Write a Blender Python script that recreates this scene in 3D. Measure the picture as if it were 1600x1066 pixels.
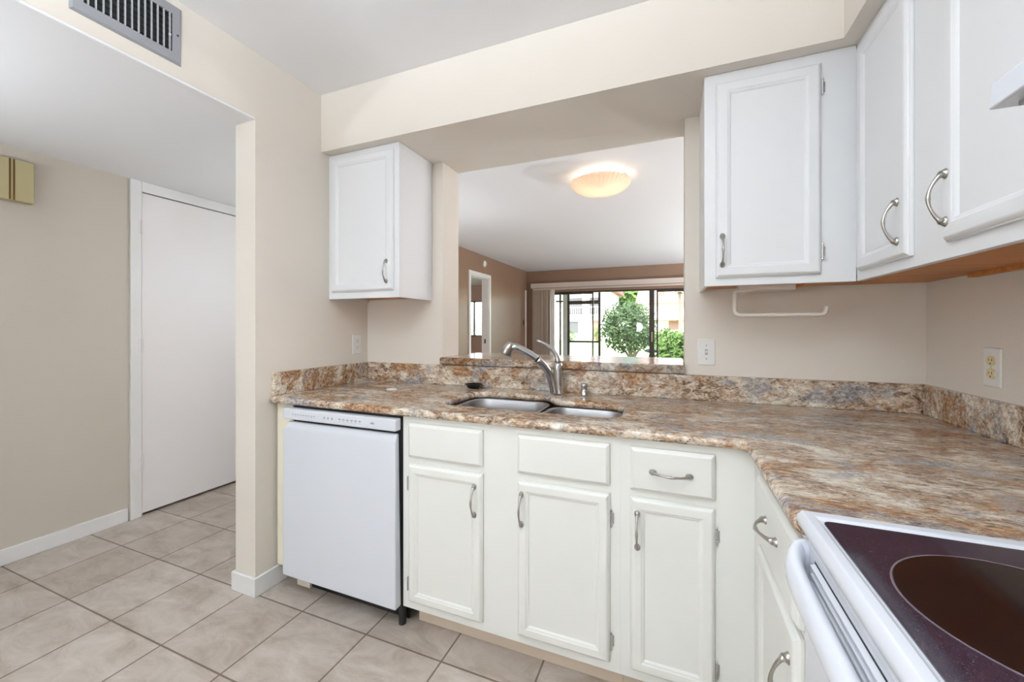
import bpy, bmesh, math, random
from mathutils import Vector, Matrix
random.seed(7)
for o in list(bpy.data.objects): bpy.data.objects.remove(o, do_unlink=True)
S = bpy.context.scene
COL = S.collection
R = math.radians

# ------------------------------------------------------------------ camera
cam_d = bpy.data.cameras.new('camera'); cam = bpy.data.objects.new('camera', cam_d); COL.objects.link(cam)
cam.location = (1.7894, -2.0018, 1.2423)
cam.rotation_euler = (R(90), 0, R(21.9418))
cam_d.sensor_width = 36; cam_d.lens = 624.8912/1600*36
cam_d.shift_y = (511.7254-533)/1600*-1*-1
cam_d.clip_start = 0.02; cam_d.clip_end = 500
S.camera = cam

# ------------------------------------------------------------------ colour management
S.view_settings.view_transform = 'Standard'; S.view_settings.look = 'None'
S.view_settings.exposure = 0.08; S.view_settings.gamma = 1.0; S.view_settings.use_curve_mapping = False

# ------------------------------------------------------------------ sky and sun
W = bpy.data.worlds.new('world'); S.world = W; W.use_nodes = True
wn = W.node_tree.nodes; wl = W.node_tree.links
sky = wn.new('ShaderNodeTexSky'); sky.sky_type = 'NISHITA'; sky.sun_disc = False
sky.sun_elevation = R(52); sky.sun_rotation = R(160); sky.air_density = 1.0; sky.dust_density = 2.0
wl.new(sky.outputs[0], wn['Background'].inputs[0]); wn['Background'].inputs[1].default_value = 1.5
sd = bpy.data.lights.new('sun', 'SUN'); sun = bpy.data.objects.new('sun', sd); COL.objects.link(sun)
sd.energy = 12.0; sd.angle = R(1); sd.color = (1, .95, .88)
sun.rotation_euler = (R(40), 0, R(-22))

# lamp and added fill light powers (used by the lamps' builders below)
NEUTRAL = (.80, .905, 1.0)
KITCHEN_LAMP = 6.5; KITCHEN_FILL_GLOBE = 26.0; KITCHEN_FILL_UP = 138.0; HALL_FILL_GLOBE = 11.0; HALL_FILL_UP = 30.0; BEDROOM_FILL_UP = 280.0; BOWL_W = 2.4

# ------------------------------------------------------------------ materials
def srgb(r, g, b):
    f = lambda c: ((c/255+.055)/1.055)**2.4 if c/255 > .04045 else c/255/12.92
    return (f(r), f(g), f(b), 1)
def mat(name, col, rough=.5, metal=0, spec=.5, bump=0, bscale=100, aniso=None, var=0, vscale=3):
    m = bpy.data.materials.new(name); m.use_nodes = True
    n = m.node_tree.nodes; l = m.node_tree.links; p = n['Principled BSDF']
    c = col if len(col) == 4 else (*col, 1)
    p.inputs['Base Color'].default_value = c
    p.inputs['Roughness'].default_value = rough; p.inputs['Metallic'].default_value = metal
    p.inputs['Specular IOR Level'].default_value = spec
    tc = n.new('ShaderNodeTexCoord')
    if bump:
        t = n.new('ShaderNodeTexNoise'); t.inputs['Scale'].default_value = bscale; t.inputs['Detail'].default_value = 3
        b = n.new('ShaderNodeBump'); b.inputs['Strength'].default_value = bump; b.inputs['Distance'].default_value = .004
        mp = n.new('ShaderNodeMapping')
        if aniso: mp.inputs['Scale'].default_value = aniso
        l.new(tc.outputs['Object'], mp.inputs[0]); l.new(mp.outputs[0], t.inputs['Vector'])
        l.new(t.outputs[0], b.inputs['Height']); l.new(b.outputs[0], p.inputs['Normal'])
    if var:
        t = n.new('ShaderNodeTexNoise'); t.inputs['Scale'].default_value = vscale; t.inputs['Detail'].default_value = 4
        l.new(tc.outputs['Object'], t.inputs['Vector'])
        mx = n.new('ShaderNodeMixRGB'); mx.blend_type = 'MIX'
        mx.inputs[1].default_value = (*[x*(1-var) for x in c[:3]], 1); mx.inputs[2].default_value = (*[min(1, x*(1+var)) for x in c[:3]], 1)
        l.new(t.outputs[0], mx.inputs[0]); l.new(mx.outputs[0], p.inputs['Base Color'])
    return m

def granite():
    m = bpy.data.materials.new('granite'); m.use_nodes = True
    n = m.node_tree.nodes; l = m.node_tree.links; p = n['Principled BSDF']
    geo = n.new('ShaderNodeNewGeometry')
    rot = n.new('ShaderNodeMapping'); rot.inputs['Rotation'].default_value = (R(8), R(-14), R(-14)); rot.inputs['Scale'].default_value = (.55, 1.2, 1.0)
    l.new(geo.outputs['Position'], rot.inputs[0])
    def noise(sc, det=4, rough=.6, dist=0, src=rot):
        t = n.new('ShaderNodeTexNoise'); t.inputs['Scale'].default_value = sc; t.inputs['Detail'].default_value = det
        t.inputs['Roughness'].default_value = rough; t.inputs['Distortion'].default_value = dist
        l.new(src.outputs[0], t.inputs['Vector']); return t
    o1 = n.new('ShaderNodeMapping'); o1.inputs['Location'].default_value = (3.1, 9.2, 1.4); o1.inputs['Scale'].default_value = (.7, 1.2, 1); l.new(geo.outputs['Position'], o1.inputs[0])
    def ramp(src, pts, interp='LINEAR'):
        r = n.new('ShaderNodeValToRGB'); r.color_ramp.interpolation = interp
        e = r.color_ramp.elements
        while len(e) < len(pts): e.new(.5)
        for i, (pos, c) in enumerate(pts): e[i].position = pos; e[i].color = c
        l.new(src, r.inputs[0]); return r
    def mix(fac, a, b, bt='MIX'):
        x = n.new('ShaderNodeMixRGB'); x.blend_type = bt
        if isinstance(fac, float): x.inputs[0].default_value = fac
        else: l.new(fac, x.inputs[0])
        for i, s in ((1, a), (2, b)):
            if isinstance(s, tuple): x.inputs[i].default_value = s
            else: l.new(s, x.inputs[i])
        return x.outputs[0]
    base = ramp(noise(52, 9, .8, .7).outputs[0], [(.39, srgb(66, 52, 46)), (.455, srgb(138, 108, 84)), (.50, srgb(190, 166, 142)), (.57, srgb(216, 200, 180)), (.68, srgb(232, 222, 208))])
    creamtex = ramp(noise(40, 8, .76, .8).outputs[0], [(.33, srgb(138, 106, 80)), (.43, srgb(206, 188, 166)), (.53, srgb(230, 220, 204)), (.68, srgb(240, 234, 224))])
    creammask = ramp(noise(8, 4, .6, .7, o1).outputs[0], [(.50, (0, 0, 0, 1)), (.60, (1, 1, 1, 1))])
    basec = mix(creammask.outputs[0], base.outputs[0], creamtex.outputs[0])
    rustmask = ramp(noise(9, 6, .7, .8).outputs[0], [(.50, (0, 0, 0, 1)), (.57, (.95, .95, .95, 1))])
    rust = ramp(noise(64, 9, .8, .5).outputs[0], [(.37, srgb(70, 48, 38)), (.47, srgb(138, 94, 62)), (.55, srgb(190, 148, 104)), (.64, srgb(222, 202, 176))])
    c = mix(rustmask.outputs[0], basec, rust.outputs[0])
    o2 = n.new('ShaderNodeMapping'); o2.inputs['Location'].default_value = (7.3, 2.2, 4.4); o2.inputs['Scale'].default_value = (.8, 1.1, 1); l.new(geo.outputs['Position'], o2.inputs[0])
    bluemask = ramp(noise(6, 5, .65, .6, o2).outputs[0], [(.53, (0, 0, 0, 1)), (.62, (.8, .8, .8, 1))])
    blue = ramp(noise(70, 5, .75, .3, o2).outputs[0], [(.36, srgb(92, 92, 98)), (.5, srgb(150, 150, 154)), (.62, srgb(212, 206, 198))])
    c = mix(bluemask.outputs[0], c, blue.outputs[0])
    v = n.new('ShaderNodeTexVoronoi'); v.inputs['Scale'].default_value = 95; l.new(rot.outputs[0], v.inputs['Vector'])
    fl = ramp(v.outputs['Distance'], [(.12, (1, 1, 1, 1)), (.30, (0, 0, 0, 1))])
    fm = ramp(noise(18, 4, .65, .8).outputs[0], [(.50, (0, 0, 0, 1)), (.58, (1, 1, 1, 1))])
    c = mix(mix(1.0, fl.outputs[0], fm.outputs[0], 'MULTIPLY'), c, srgb(66, 54, 48))
    vn = ramp(noise(22, 8, .74, 1.4).outputs[0], [(.474, (0, 0, 0, 1)), (.495, (.85, .85, .85, 1)), (.516, (0, 0, 0, 1))])
    c = mix(vn.outputs[0], c, srgb(88, 66, 54))
    l.new(c, p.inputs['Base Color'])
    p.inputs['Roughness'].default_value = .16; p.inputs['Specular IOR Level'].default_value = .5
    return m

def tile():
    m = bpy.data.materials.new('floor_tile'); m.use_nodes = True
    n = m.node_tree.nodes; l = m.node_tree.links; p = n['Principled BSDF']
    geo = n.new('ShaderNodeNewGeometry')
    mp = n.new('ShaderNodeMapping'); mp.inputs['Location'].default_value = (-.99+.352*60, .722+.343*60, 0)
    l.new(geo.outputs['Position'], mp.inputs[0])
    b = n.new('ShaderNodeTexBrick'); b.offset = 0; b.squash = 1
    b.inputs['Scale'].default_value = 1; b.inputs['Brick Width'].default_value = .352; b.inputs['Row Height'].default_value = .343
    b.inputs['Mortar Size'].default_value = .0038; b.inputs['Mortar Smooth'].default_value = .15; b.inputs['Bias'].default_value = 0
    b.inputs['Color1'].default_value = srgb(186, 176, 167); b.inputs['Color2'].default_value = srgb(198, 190, 182); b.inputs['Mortar'].default_value = srgb(122, 108, 96)
    l.new(mp.outputs[0], b.inputs['Vector'])
    st = n.new('ShaderNodeMapping'); st.inputs['Scale'].default_value = (1, 1.9, 1); st.inputs['Rotation'].default_value = (0, 0, R(30)); l.new(geo.outputs['Position'], st.inputs[0])
    t = n.new('ShaderNodeTexNoise'); t.inputs['Scale'].default_value = 5; t.inputs['Detail'].default_value = 8; t.inputs['Roughness'].default_value = .68; t.inputs['Distortion'].default_value = .6
    l.new(st.outputs[0], t.inputs['Vector'])
    r = n.new('ShaderNodeValToRGB'); e = r.color_ramp.elements; e[0].position = .32; e[0].color = srgb(206, 194, 180); e[1].position = .66; e[1].color = srgb(255, 252, 248)
    x = e.new(.5); x.color = srgb(234, 228, 222)
    l.new(t.outputs[0], r.inputs[0])
    mx = n.new('ShaderNodeMixRGB'); mx.blend_type = 'MULTIPLY'; mx.inputs[0].default_value = .9
    l.new(b.outputs['Color'], mx.inputs[1]); l.new(r.outputs[0], mx.inputs[2]); l.new(mx.outputs[0], p.inputs['Base Color'])
    bp = n.new('ShaderNodeBump'); bp.inputs['Strength'].default_value = .35; bp.inputs['Distance'].default_value = .003; bp.invert = True
    l.new(b.outputs['Fac'], bp.inputs['Height']); l.new(bp.outputs[0], p.inputs['Normal'])
    p.inputs['Roughness'].default_value = .38; p.inputs['Specular IOR Level'].default_value = .35
    return m

def wood(name, c1, c2, sc=(1, 14, 14)):
    m = bpy.data.materials.new(name); m.use_nodes = True
    n = m.node_tree.nodes; l = m.node_tree.links; p = n['Principled BSDF']
    tc = n.new('ShaderNodeNewGeometry'); mp = n.new('ShaderNodeMapping'); mp.inputs['Scale'].default_value = sc
    t = n.new('ShaderNodeTexNoise'); t.inputs['Scale'].default_value = 4; t.inputs['Detail'].default_value = 6
    r = n.new('ShaderNodeValToRGB'); r.color_ramp.elements[0].color = c1; r.color_ramp.elements[1].color = c2
    r.color_ramp.elements[0].position = .3; r.color_ramp.elements[1].position = .7
    l.new(tc.outputs['Position'], mp.inputs[0]); l.new(mp.outputs[0], t.inputs['Vector']); l.new(t.outputs[0], r.inputs[0]); l.new(r.outputs[0], p.inputs['Base Color'])
    p.inputs['Roughness'].default_value = .5
    return m

def glass_thin(name, tint=(1, 1, 1, 1), rough=0.0):
    m = bpy.data.materials.new(name); m.use_nodes = True
    n = m.node_tree.nodes; l = m.node_tree.links; n.remove(n['Principled BSDF'])
    t = n.new('ShaderNodeBsdfTransparent'); t.inputs[0].default_value = tint
    g = n.new('ShaderNodeBsdfGlossy'); g.inputs['Roughness'].default_value = rough
    f = n.new('ShaderNodeFresnel'); f.inputs[0].default_value = 1.45
    x = n.new('ShaderNodeMixShader'); l.new(f.outputs[0], x.inputs[0]); l.new(t.outputs[0], x.inputs[1]); l.new(g.outputs[0], x.inputs[2])
    l.new(x.outputs[0], n['Material Output'].inputs[0]); return m

def emit(name, col, s):
    m = bpy.data.materials.new(name); m.use_nodes = True
    p = m.node_tree.nodes['Principled BSDF']; p.inputs['Base Color'].default_value = (.8, .8, .8, 1)
    p.inputs['Emission Color'].default_value = (*col, 1); p.inputs['Emission Strength'].default_value = s
    return m

WALL = srgb(227, 218, 207)
M = dict(
    wall=mat('wall_paint', WALL, .7, bump=.12, bscale=140),
    soffit=mat('soffit_paint', WALL, .7, bump=.12, bscale=140),
    tan=mat('living_wall_paint', srgb(150, 121, 99), .38, bump=.08, bscale=140),
    hallw=mat('hall_wall_paint', srgb(203, 193, 180), .6, bump=.1, bscale=140),
    ceil=mat('ceiling_paint', srgb(238, 236, 236), .8, bump=.06, bscale=160),
    white=mat('white_trim_paint', srgb(236, 234, 232), .4),
    doorw=mat('door_paint', srgb(240, 236, 235), .45),
    upper=mat('upper_cabinet_paint', srgb(231, 231, 232), .36),
    base=mat('base_cabinet_paint', srgb(232, 231, 225), .36),
    cream=mat('cream_panel_paint', srgb(236, 228, 206), .45),
    dw=mat('dishwasher_enamel', srgb(218, 220, 226), .25),
    enamel=mat('white_enamel', srgb(219, 221, 228), .18),
    black=mat('black_plastic', srgb(18, 18, 20), .4),
    dark=mat('dark_cavity', srgb(30, 30, 32), .8),
    mark=mat('panel_print', srgb(150, 152, 160), .5),
    nickel=mat('satin_nickel', srgb(176, 172, 166), .3, 1.0),
    chrome=mat('chrome', srgb(200, 200, 202), .12, 1.0),
    brushed=mat('brushed_steel', srgb(168, 168, 172), .32, 1.0, bump=.03, bscale=40, aniso=(1, 30, 30)),
    granite=granite(), tile=tile(),
    oak=wood('oak_underside', srgb(176, 106, 46), srgb(210, 142, 76)),
    toe=mat('toe_kick_board', srgb(214, 196, 178), .6),
    plastic=mat('white_plastic', srgb(232, 230, 226), .35),
    oldwhite=mat('off_white_plastic', srgb(222, 212, 200), .4),
    almond=mat('almond_plastic', srgb(222, 206, 160), .35),
    slot=mat('outlet_slot', srgb(50, 40, 30), .6),
    grey=mat('grey_vent_paint', srgb(150, 150, 154), .45),
    blade=mat('pale_vent_blade', srgb(190, 190, 192), .4),
    chime=mat('chime_cover', srgb(184, 172, 132), .5),
    gold=mat('brass_strip', srgb(110, 78, 40), .4, .6),
    bronze=mat('bronze_frame', srgb(62, 52, 46), .4),
    blind=mat('blind_vane', srgb(190, 172, 154), .55),
    valance=mat('blind_valance', srgb(214, 200, 188), .5),
    glass=glass_thin('window_glass'),
    conc=mat('lanai_concrete', srgb(190, 186, 178), .8, var=.08),
    lawn=mat('lawn_grass', srgb(150, 168, 110), .9, var=.25, vscale=2),
    leaf=mat('leaf_green', srgb(60, 78, 48), .75, spec=.15, var=.5, vscale=5),
    leaf2=mat('leaf_bright', srgb(76, 102, 48), .75, spec=.15, var=.5, vscale=5),
    bark=mat('bark', srgb(112, 96, 84), .8),
    stucco=mat('white_stucco', srgb(238, 232, 226), .8),
    pinkst=mat('pink_stucco', srgb(232, 216, 208), .8),
    roof=mat('roof_tile', srgb(150, 108, 94), .8, var=.15),
    shade=mat('window_and_recess_shade', srgb(72, 72, 76), .3),  # dark windows, and the balcony recesses' shade as a flat colour
    brown=mat('brown_shutter', srgb(128, 96, 84), .6),
    carpet=mat('pale_carpet', srgb(196, 184, 170), .95, bump=.3, bscale=300),
)
def burner_mat():
    m = mat('cooktop_glass', srgb(34, 26, 36), .07)
    n = m.node_tree.nodes; l = m.node_tree.links; p = n['Principled BSDF']
    g = n.new('ShaderNodeNewGeometry'); t = n.new('ShaderNodeTexNoise'); t.inputs['Scale'].default_value = 900; t.inputs['Detail'].default_value = 1
    r = n.new('ShaderNodeValToRGB'); r.color_ramp.elements[0].position = .60; r.color_ramp.elements[0].color = srgb(44, 34, 46); r.color_ramp.elements[1].position = .80; r.color_ramp.elements[1].color = srgb(84, 74, 88)
    l.new(g.outputs['Position'], t.inputs['Vector']); l.new(t.outputs[0], r.inputs[0]); l.new(r.outputs[0], p.inputs['Base Color'])
    return m
M['cook'] = burner_mat()
M['burner'] = mat('burner_glass', srgb(20, 12, 14), .08)
M['ring'] = mat('burner_ring', srgb(104, 88, 96), .3)

# ------------------------------------------------------------------ helpers
WL = {}                       # world location of each object (no object is rotated unless noted)
def tag(o, label=None, cat=None, group=None, kind=None):
    if label: o['label'] = label
    if cat: o['category'] = cat
    if group: o['group'] = group
    if kind: o['kind'] = kind
    return o
def thing(name, loc, label, cat, group=None):
    o = bpy.data.objects.new(name, None); o.empty_display_size = .1; COL.objects.link(o)
    o.location = loc; WL[o.name] = Vector(loc)
    return tag(o, label, cat, group)

class MB:
    def __init__(self): self.bm = bmesh.new()
    def box(self, x0, x1, y0, y1, z0, z1):
        x0, x1 = sorted((x0, x1)); y0, y1 = sorted((y0, y1)); z0, z1 = sorted((z0, z1))
        v = [self.bm.verts.new(p) for p in ((x0,y0,z0),(x1,y0,z0),(x1,y1,z0),(x0,y1,z0),(x0,y0,z1),(x1,y0,z1),(x1,y1,z1),(x0,y1,z1))]
        for f in ((0,3,2,1),(4,5,6,7),(0,1,5,4),(1,2,6,5),(2,3,7,6),(3,0,4,7)): self.bm.faces.new([v[i] for i in f])
        return self
    def prism(self, poly, ax, a, b):      # polygon in the two other axes, extruded along ax
        def P(u, v, w): return {'x': (w,u,v), 'y': (u,w,v), 'z': (u,v,w)}[ax]
        A = [self.bm.verts.new(P(u,v,a)) for u,v in poly]; B = [self.bm.verts.new(P(u,v,b)) for u,v in poly]
        k = len(poly)
        self.bm.faces.new(A[::-1]); self.bm.faces.new(B)
        for i in range(k): self.bm.faces.new((A[i],A[(i+1)%k],B[(i+1)%k],B[i]))
        return self
    def loops(self, loops, cap0=True, cap1=True):  # loft over closed loops of points
        rows = [[self.bm.verts.new(p) for p in L] for L in loops]
        k = len(rows[0])
        for a, b in zip(rows, rows[1:]):
            for i in range(k): self.bm.faces.new((a[i],a[(i+1)%k],b[(i+1)%k],b[i]))
        if cap0: self.bm.faces.new(rows[0][::-1])
        if cap1: self.bm.faces.new(rows[-1])
        return self
    def tube(self, pts, rad, seg=12, flat=None):
        pts = [Vector(p) for p in pts]; n = len(pts)
        rads = rad if isinstance(rad, (list, tuple)) else [rad]*n
        prev = None; rows = []
        for i, p in enumerate(pts):
            t = (pts[min(i+1,n-1)]-pts[max(i-1,0)]).normalized()
            if prev is None:
                a = Vector((0,0,1)) if abs(t.z) < .9 else Vector((1,0,0)); u = t.cross(a).normalized()
            else: u = (prev-t*prev.dot(t)).normalized()
            prev = u; v = t.cross(u)
            fu, fv = flat if flat else (1,1)
            rows.append([p+(u*math.cos(2*math.pi*j/seg)*fu+v*math.sin(2*math.pi*j/seg)*fv)*rads[i] for j in range(seg)])
        return self.loops(rows)
    def lathe(self, prof, c, seg=32, axis='z', cap0=True, cap1=True):
        c = Vector(c); rows = []
        for r, h in prof:
            row = []
            for j in range(seg):
                a = 2*math.pi*j/seg; x, y = r*math.cos(a), r*math.sin(a)
                row.append(c+Vector({'z':(x,y,h),'y':(x,h,y),'x':(h,x,y)}[axis]))
            rows.append(row)
        return self.loops(rows, cap0, cap1)
    def ball(self, c, rx, ry, rz, seg=12):
        m = bmesh.ops.create_uvsphere(self.bm, u_segments=seg, v_segments=max(6, seg//2+2), radius=1)
        for v in m['verts']: v.co = Vector((v.co.x*rx+c[0], v.co.y*ry+c[1], v.co.z*rz+c[2]))
        return self
    def build(self, name, material, parent=None, bevel=0, smooth=False, segs=2):
        bm = self.bm
        bmesh.ops.recalc_face_normals(bm, faces=bm.faces)
        cs = [v.co for v in bm.verts]
        lo = Vector([min(c[i] for c in cs) for i in range(3)]); hi = Vector([max(c[i] for c in cs) for i in range(3)])
        c = (lo+hi)/2
        if parent is None: c.z = lo.z
        for v in bm.verts: v.co -= c
        me = bpy.data.meshes.new(name); bm.to_mesh(me); bm.free()
        me.materials.append(M[material] if isinstance(material, str) else material)
        if smooth:
            for p in me.polygons: p.use_smooth = True
        o = bpy.data.objects.new(name, me); COL.objects.link(o); WL[o.name] = c.copy()
        o.location = c
        if parent is not None: o.parent = parent; o.location = c-WL[parent.name]
        if bevel:
            b = o.modifiers.new('bevel', 'BEVEL'); b.width = bevel; b.segments = segs; b.limit_method = 'ANGLE'; b.angle_limit = R(40)
            for p in me.polygons: p.use_smooth = True
            w = o.modifiers.new('normals', 'WEIGHTED_NORMAL'); w.keep_sharp = True
        return o
def struct(o): o['kind'] = 'structure'; return o
def box(name, material, parent, x0, x1, y0, y1, z0, z1, bevel=0, **k): return MB().box(x0,x1,y0,y1,z0,z1).build(name, material, parent, bevel, **k)

# frame of reference of a cabinet face: (u along face, v up, w outwards) -> world
def face_y(y):  return lambda u, v, w: (u, y-w, v)        # faces -y, u = x
def face_x(x):  return lambda u, v, w: (x-w, u, v)        # faces -x, u = y
def face_xp(x): return lambda u, v, w: (x+w, u, v)        # faces +x, u = y
def face_yp(y): return lambda u, v, w: (u, y+w, v)
def panel_loops(F, u0, u1, v0, v1, prof):
    u0, u1 = sorted((u0,u1))
    return [[F(u0+i,v0+i,w), F(u1-i,v0+i,w), F(u1-i,v1-i,w), F(u0+i,v1-i,w)] for i, w in prof]
def cab_door(name, F, u0, u1, v0, v1, material, parent, stile=.046):
    prof = [(0,0),(0,.008),(.0035,.0095),(.0035,.0125),(.008,.0165),(.012,.019),(stile-.012,.019),(stile-.010,.0165),(stile-.004,.0145),(stile,.0095)]
    return MB().loops(panel_loops(F,u0,u1,v0,v1,prof)).build(name, material, parent, .0012, segs=1)
def drawer_front(name, F, u0, u1, v0, v1, material, parent):
    prof = [(0,0),(0,.009),(.003,.0115),(.011,.019)]
    return MB().loops(panel_loops(F,u0,u1,v0,v1,prof)).build(name, material, parent, .0012, segs=1)
def handle(F, u, v, parent, vertical=True, w0=.019, L=.106):
    b = MB(); pts = []; rad = []
    N = 18
    for i in range(N+1):
        t = i/N; s = (t-.5)*L
        w = w0+.006+.024*math.sin(math.pi*t)**.75
        du = .0
        pts.append(F(u, v+s, w) if vertical else F(u+s, v, w))
        e = abs(t-.5)*2
        rad.append(.0048-.0016*math.sin(math.pi*min(1, e*1.15))+ (.0035 if e > .93 else 0))
    b.tube(pts, rad, 10)
    for s in (-1, 1):
        p0 = (u, v+s*L/2) if vertical else (u+s*L/2, v)
        prof = [(.0095, .0), (.0095, .0015), (.0075, .005), (.0052, .010)]
        rows = []
        for r, h in prof:
            row = []
            for j in range(14):
                a = 2*math.pi*j/14; aa = r*math.cos(a); bb = r*1.25*math.sin(a)
                row.append(F(p0[0]+(aa if vertical else bb), p0[1]+(bb if vertical else aa), w0-.0005+h))
            rows.append(row)
        b.loops(rows)
    return b.build('handle', 'nickel', parent, smooth=True)
def hinge(F, u, v, side, parent):     # side: +1 the leaf lies to the +u side of the door edge
    b = MB()
    pts = [F(u+side*.004, v-.024, .007), F(u+side*.004, v+.024, .007)]
    b.tube(pts, .0042, 8)
    a = F(u, v-.017, 0.0); c = F(u+side*.013, v+.017, .0022)
    b.box(a[0], c[0], a[1], c[1], a[2], c[2])
    for s in (-1, 1):
        p = F(u+side*.004, v+s*.026, .007); b.ball(p, .0038, .0038, .0038, 8)
    return b.build('hinge', 'chrome', parent, smooth=False)

# ================================================================== THE SETTING
ZC, ZU, ZS, ZK = .914, 1.399, 2.2025, 2.515
XR = 2.6835; DW = .7316; XO0, XO1, T2 = .5482, 1.8388, .1857
YF = -4.3                                       # wall behind the camera
# floor and ceilings
struct(box('floor', 'tile', None, -1.6, 6.6, YF-.12, 6.75, -.12, 0))
struct(box('ceiling', 'ceil', None, -1.6, 6.6, YF-.12, 6.75, ZK, ZK+.25))
struct(box('ceiling_hall', 'ceil', None, -1.457, -.0012, YF, .6, 2.2025, 2.2125))
# kitchen left wall with its wide opening; the header carries the air vent
w = MB(); w.box(-.135, 0, -DW, 0, 0, ZK-.0005); w.box(-.135, 0, YF, -DW, 2.2126, ZK-.0005); w.box(-.135, 0, YF, -2.7, 0, 2.2022)
struct(w.build('wall_left', 'wall'))
# wall with the pass-through
w = MB(); w.box(-.135, XO0, 0, T2, 0, ZS); w.box(XO1, XR+.12, 0, T2, 0, ZS); w.box(XO0, XO1, 0, T2, 0, 1.0285); w.box(-.135, XR+.12, -.0, T2, ZS, ZK-.0005)
struct(w.build('wall_back', 'wall'))
w = MB(); w.prism([(0.0005,-.3604),(XR-.3679,-.3604),(XR-.3679,YF),(XR,YF),(XR,-.0005),(.0005,-.0005)], 'z', ZS, ZK-.0008)
struct(w.build('wall_soffit', 'soffit'))
struct(box('wall_right', 'wall', None, XR, XR+.12, YF, 0, 0, ZK-.0005))
struct(box('wall_front', 'wall', None, -1.6, XR+.12, YF-.12, YF, 0, ZK-.0005))
# hall wall and end
w = MB(); w.box(-1.6, -1.457, YF, -.465, 0, ZK-.0005); w.box(-1.6, -1.457, .36, .6, 0, ZK-.0005); w.box(-1.6, -1.457, -.465, .36, 2.135, ZK-.0005); w.box(-1.6, -1.53, -.465, .36, 0, 2.135)
struct(w.build('wall_hall', 'hallw'))
struct(box('wall_hall_end', 'hallw', None, -1.6, -.135, .6, .72, 0, ZK-.0005))
# living room shell
w = MB(); w.box(-1.44, -1.32, .72, 3.87, 0, ZK-.0005); w.box(-1.44, -1.32, 4.58, 6.62, 0, ZK-.0005); w.box(-1.44, -1.32, 3.87, 4.58, 2.13, ZK-.0005)
struct(w.build('wall_living_left', 'tan'))
w = MB(); w.box(-1.44, -1.15, 6.62, 6.75, 0, ZK-.0005); w.box(3.4, 6.6, 6.62, 6.75, 0, ZK-.0005); w.box(-1.15, 3.4, 6.62, 6.75, 2.03, ZK-.0005)
struct(w.build('wall_far', 'tan'))
struct(box('wall_living_right', 'tan', None, 6.4, 6.52, T2, 6.62, 0, ZK-.0005))
struct(box('wall_living_near', 'tan', None, XR+.12, 6.52, 0.06, T2, 0, ZK-.0005))
# bedroom beyond the doorway
w = MB(); w.box(-5.5, -4.5, 8.8, 8.92, 0, ZK); w.box(-2.7, -1.32, 8.8, 8.92, 0, ZK); w.box(-4.5, -2.7, 8.8, 8.92, 0, .97); w.box(-4.5, -2.7, 8.8, 8.92, 2.04, ZK)
w.box(-5.6, -5.5, 2.9, 8.92, 0, ZK); w.box(-5.5, -1.44, 2.9, 3.0, 0, ZK); w.box(-1.44, -1.32, 6.75, 8.8, 0, ZK)
struct(w.build('wall_bedroom', 'tan'))
struct(box('floor_bedroom', 'carpet', None, -5.6, -1.6, 2.9, 8.92, -.12, 0))
struct(box('ceiling_bedroom', 'ceil', None, -5.6, -1.32, 2.9, 8.92, ZK+.0005, ZK+.12))
# baseboards
def baseb(name, *b): return struct(MB().box(*b).build(name, 'white', None, .004))
baseb('baseboard_hall', -1.457, -1.444, YF, -.545, 0, .085)
w = MB(); w.prism([(.0,-.575),(.0132,-.575),(.0132,-DW-.0132),(-.149,-DW-.0132),(-.149,.55),(-.135,.55),(-.135,-DW),(0,-DW)], 'z', 0, .088)
struct(w.build('baseboard_left', 'white', None, .004))
baseb('baseboard_living', -1.32, -1.308, .72, 3.80, 0, .085)
baseb('baseboard_far', -1.32, -1.308, 4.66, 6.6, 0, .085)

# hall door: casing, leaf, hinges
d = struct(MB().box(-1.457, -1.441, -.535, -.478, 0, 2.2015).box(-1.457, -1.441, .36, .42, 0, 2.2015).box(-1.457, -1.441, -.478, .36, 2.1335, 2.2015).build('door_casing', 'white', None, .002))
d.name = 'trim_1'; tag(d, kind='structure')
d = struct(MB().box(-1.49, -1.452, -.473, .356, .018, 2.128).build('door_1', 'doorw', None, .002)); tag(d, 'plain white flush hall door to the left of the kitchen opening', 'door')
for z in (.345, 1.123, 1.90):
    b = MB(); b.tube([(-1.4375,-.477,z-.045), (-1.4375,-.477,z+.045)], .0055, 10); b.box(-1.4405,-1.4395,-.494,-.477,z-.045,z+.045)
    h = b.build('hinge', 'white', d)
# doorway to the bedroom: casing and jamb with strike plate
t = struct(MB().box(-1.32,-1.304,3.81,3.87,0,2.13).box(-1.32,-1.304,4.58,4.65,0,2.13).box(-1.32,-1.304,3.81,4.65,2.13,2.19)
    .box(-1.45,-1.32,3.87,3.885,0,2.13).box(-1.45,-1.32,4.565,4.58,0,2.13).box(-1.45,-1.32,3.885,4.565,2.115,2.13).build('trim_2', 'white'))
MB().box(-1.40,-1.37,4.5625,4.565,.95,1.03).build('strike_plate', 'bronze', t)
t = struct(MB().box(-1.32,-1.302,6.50,6.56,0,2.08).build('trim_3', 'white'))
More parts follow.
